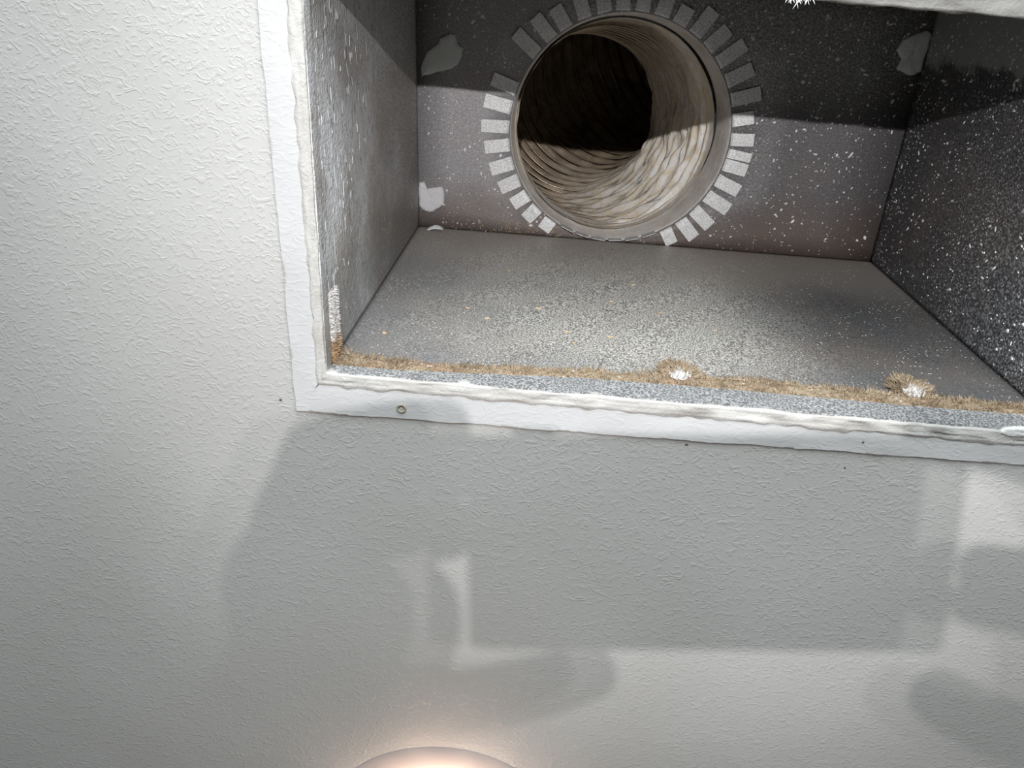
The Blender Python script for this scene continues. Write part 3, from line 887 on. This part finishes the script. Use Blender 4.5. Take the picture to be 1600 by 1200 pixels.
# ------------------------------------------------------------------ phone and the person holding it (below the camera)
PC = Vector((0, 0, -0.40))
PR, PD, PF = CAM_RIGHT, -CAM_UP, -CAM_BACK
U0, V0, PW, PH, PT = 0.020, 0.0040, 0.1420, 0.0650, 0.008
po = PC - PF*0.0025
ph = tag(empty('phone', tuple(po)), 'phone held level under the ceiling by two hands', 'phone')
def slab(name, u0, u1, v0, v1, w0, w1, mat, bev=0.0):
    v = [po + PR*u + PD*w + PF*q for q in (w0, w1) for (u, w) in ((u0, v0), (u1, v0), (u1, v1), (u0, v1))]
    f = [(0,3,2,1),(4,5,6,7),(0,1,5,4),(1,2,6,5),(2,3,7,6),(3,0,4,7)]
    o = link(name, mesh(name, v, f), mat, ph, tuple(po))
    if bev:
        b = o.modifiers.new('b', 'BEVEL'); b.width = bev; b.segments = 3
    return o
slab('case', -U0, PW-U0, -V0, PH-V0, -PT, 0.0, M['black'], 0.003)
slab('screen', -U0+0.004, PW-U0-0.004, -V0+0.003, PH-V0-0.003, -PT-0.0006, -PT, plain('phone_screen', (0.02, 0.02, 0.025), 0.1))
slab('lens_block', -0.006, 0.006, -0.006, 0.006, 0.0, 0.0012, M['black'], 0.0005)

J = []; E_ = []; RAD = []
def jn(p, r, par=None):
    J.append(Vector(p)); RAD.append(r)
    if par is not None: E_.append((par, len(J)-1))
    return len(J)-1
pel = jn((0.0, 0.40, -1.52), 0.145)
wst = jn((0.0, 0.41, -1.36), 0.125, pel)
chs = jn((0.0, 0.42, -1.14), 0.140, wst)
nck = jn((0.0, 0.41, -0.965), 0.060, chs)
hd0 = jn((0.0, 0.395, -0.89), 0.078, nck)
hd1 = jn((0.0, 0.400, -0.80), 0.090, hd0)
for s, nm in ((-1, 'l'), (1, 'r')):
    hip = jn((s*0.10, 0.41, -1.60), 0.09, pel)
    kn = jn((s*0.12, 0.38, -1.99), 0.060, hip)
    an = jn((s*0.13, 0.41, -2.36), 0.040, kn)
    jn((s*0.14, 0.31, -2.405), 0.034, an)
    sh = jn((s*0.19, 0.41, -1.01), 0.066, chs)
    if nm == 'l':
        el = jn((-0.20, 0.13, -0.80), 0.043, sh)
        fo = jn((-0.0434, 0.0050, -0.535), 0.0360, el)
        wr = jn((-0.0507, 0.0198, -0.478), 0.0300, fo)
        pa = jn((-0.0521, 0.0182, -0.447), 0.0310, wr)
        pb = jn((-0.0516, 0.0024, -0.430), 0.0280, pa)
        a = jn((-0.0606, -0.0014, -0.414), 0.0125, pb); a = jn((-0.0456, -0.0023, -0.4035), 0.0105, a); jn((-0.0176, -0.0052, -0.3985), 0.0085, a)
        for q in range(2):   # middle and ring finger under the end of the phone
            a = jn((-0.0409, -0.0015+0.0145*q, -0.422-0.006*q), 0.0105+0.0015*q, pb); a = jn((-0.0271, -0.0015+0.0145*q, -0.420-0.006*q), 0.0092+0.0015*q, a); jn((-0.0152, -0.0015+0.0145*q, -0.419-0.006*q), 0.0080+0.0012*q, a)
        a = jn((-0.0368, 0.0484, -0.466), 0.0160, pa); a = jn((-0.0195, 0.0570, -0.458), 0.0120, a); a = jn((0.0029, 0.0521, -0.452), 0.0108, a); jn((0.0284, 0.0442, -0.447), 0.0085, a)
    else:
        el = jn((0.22, 0.15, -0.80), 0.043, sh)
        fo = jn((0.1751, 0.0410, -0.54), 0.0340, el)
        wr = jn((0.1715, 0.0417, -0.480), 0.0255, fo)
        pa = jn((0.1667, 0.0121, -0.450), 0.0220, wr)
        kn_ = jn((0.1587, -0.0066, -0.428), 0.0150, pa)
        a = jn((0.1466, -0.0139, -0.416), 0.0105, kn_); a = jn((0.1269, -0.0141, -0.404), 0.0088, a); jn((0.1009, -0.0130, -0.3985), 0.0080, a)
        for q in range(2):
            a = jn((0.1476, 0.0113+0.009*q, -0.433-0.004*q), 0.0085, pa); a = jn((0.1318, 0.0124+0.009*q, -0.429-0.004*q), 0.0078, a); jn((0.1196, 0.0124+0.009*q, -0.427-0.004*q), 0.0072, a)
        a = jn((0.1592, 0.0479, -0.466), 0.0140, pa); a = jn((0.1406, 0.0510, -0.458), 0.0105, a); a = jn((0.1231, 0.0451, -0.452), 0.0092, a); jn((0.1134, 0.0414, -0.447), 0.0082, a)
me = bpy.data.meshes.new('person'); me.from_pydata([tuple(p) for p in J], E_, [])
per = link('person', me, plain('skin_and_clothes', (0.36, 0.27, 0.22), 0.7), origin=(0.0, 0.40, -CEIL))
sk = per.modifiers.new('skin', 'SKIN'); sk.use_smooth_shade = True
for i, sv in enumerate(me.skin_vertices[0].data):
    sv.radius = (RAD[i], RAD[i]); sv.use_root = (i == 0)
sb = per.modifiers.new('smooth', 'SUBSURF'); sb.levels = 2; sb.render_levels = 2
tag(per, 'person reaching up with both arms to hold a phone', 'person')

for o in list(scene.objects):
    if '_o' in o: del o['_o']
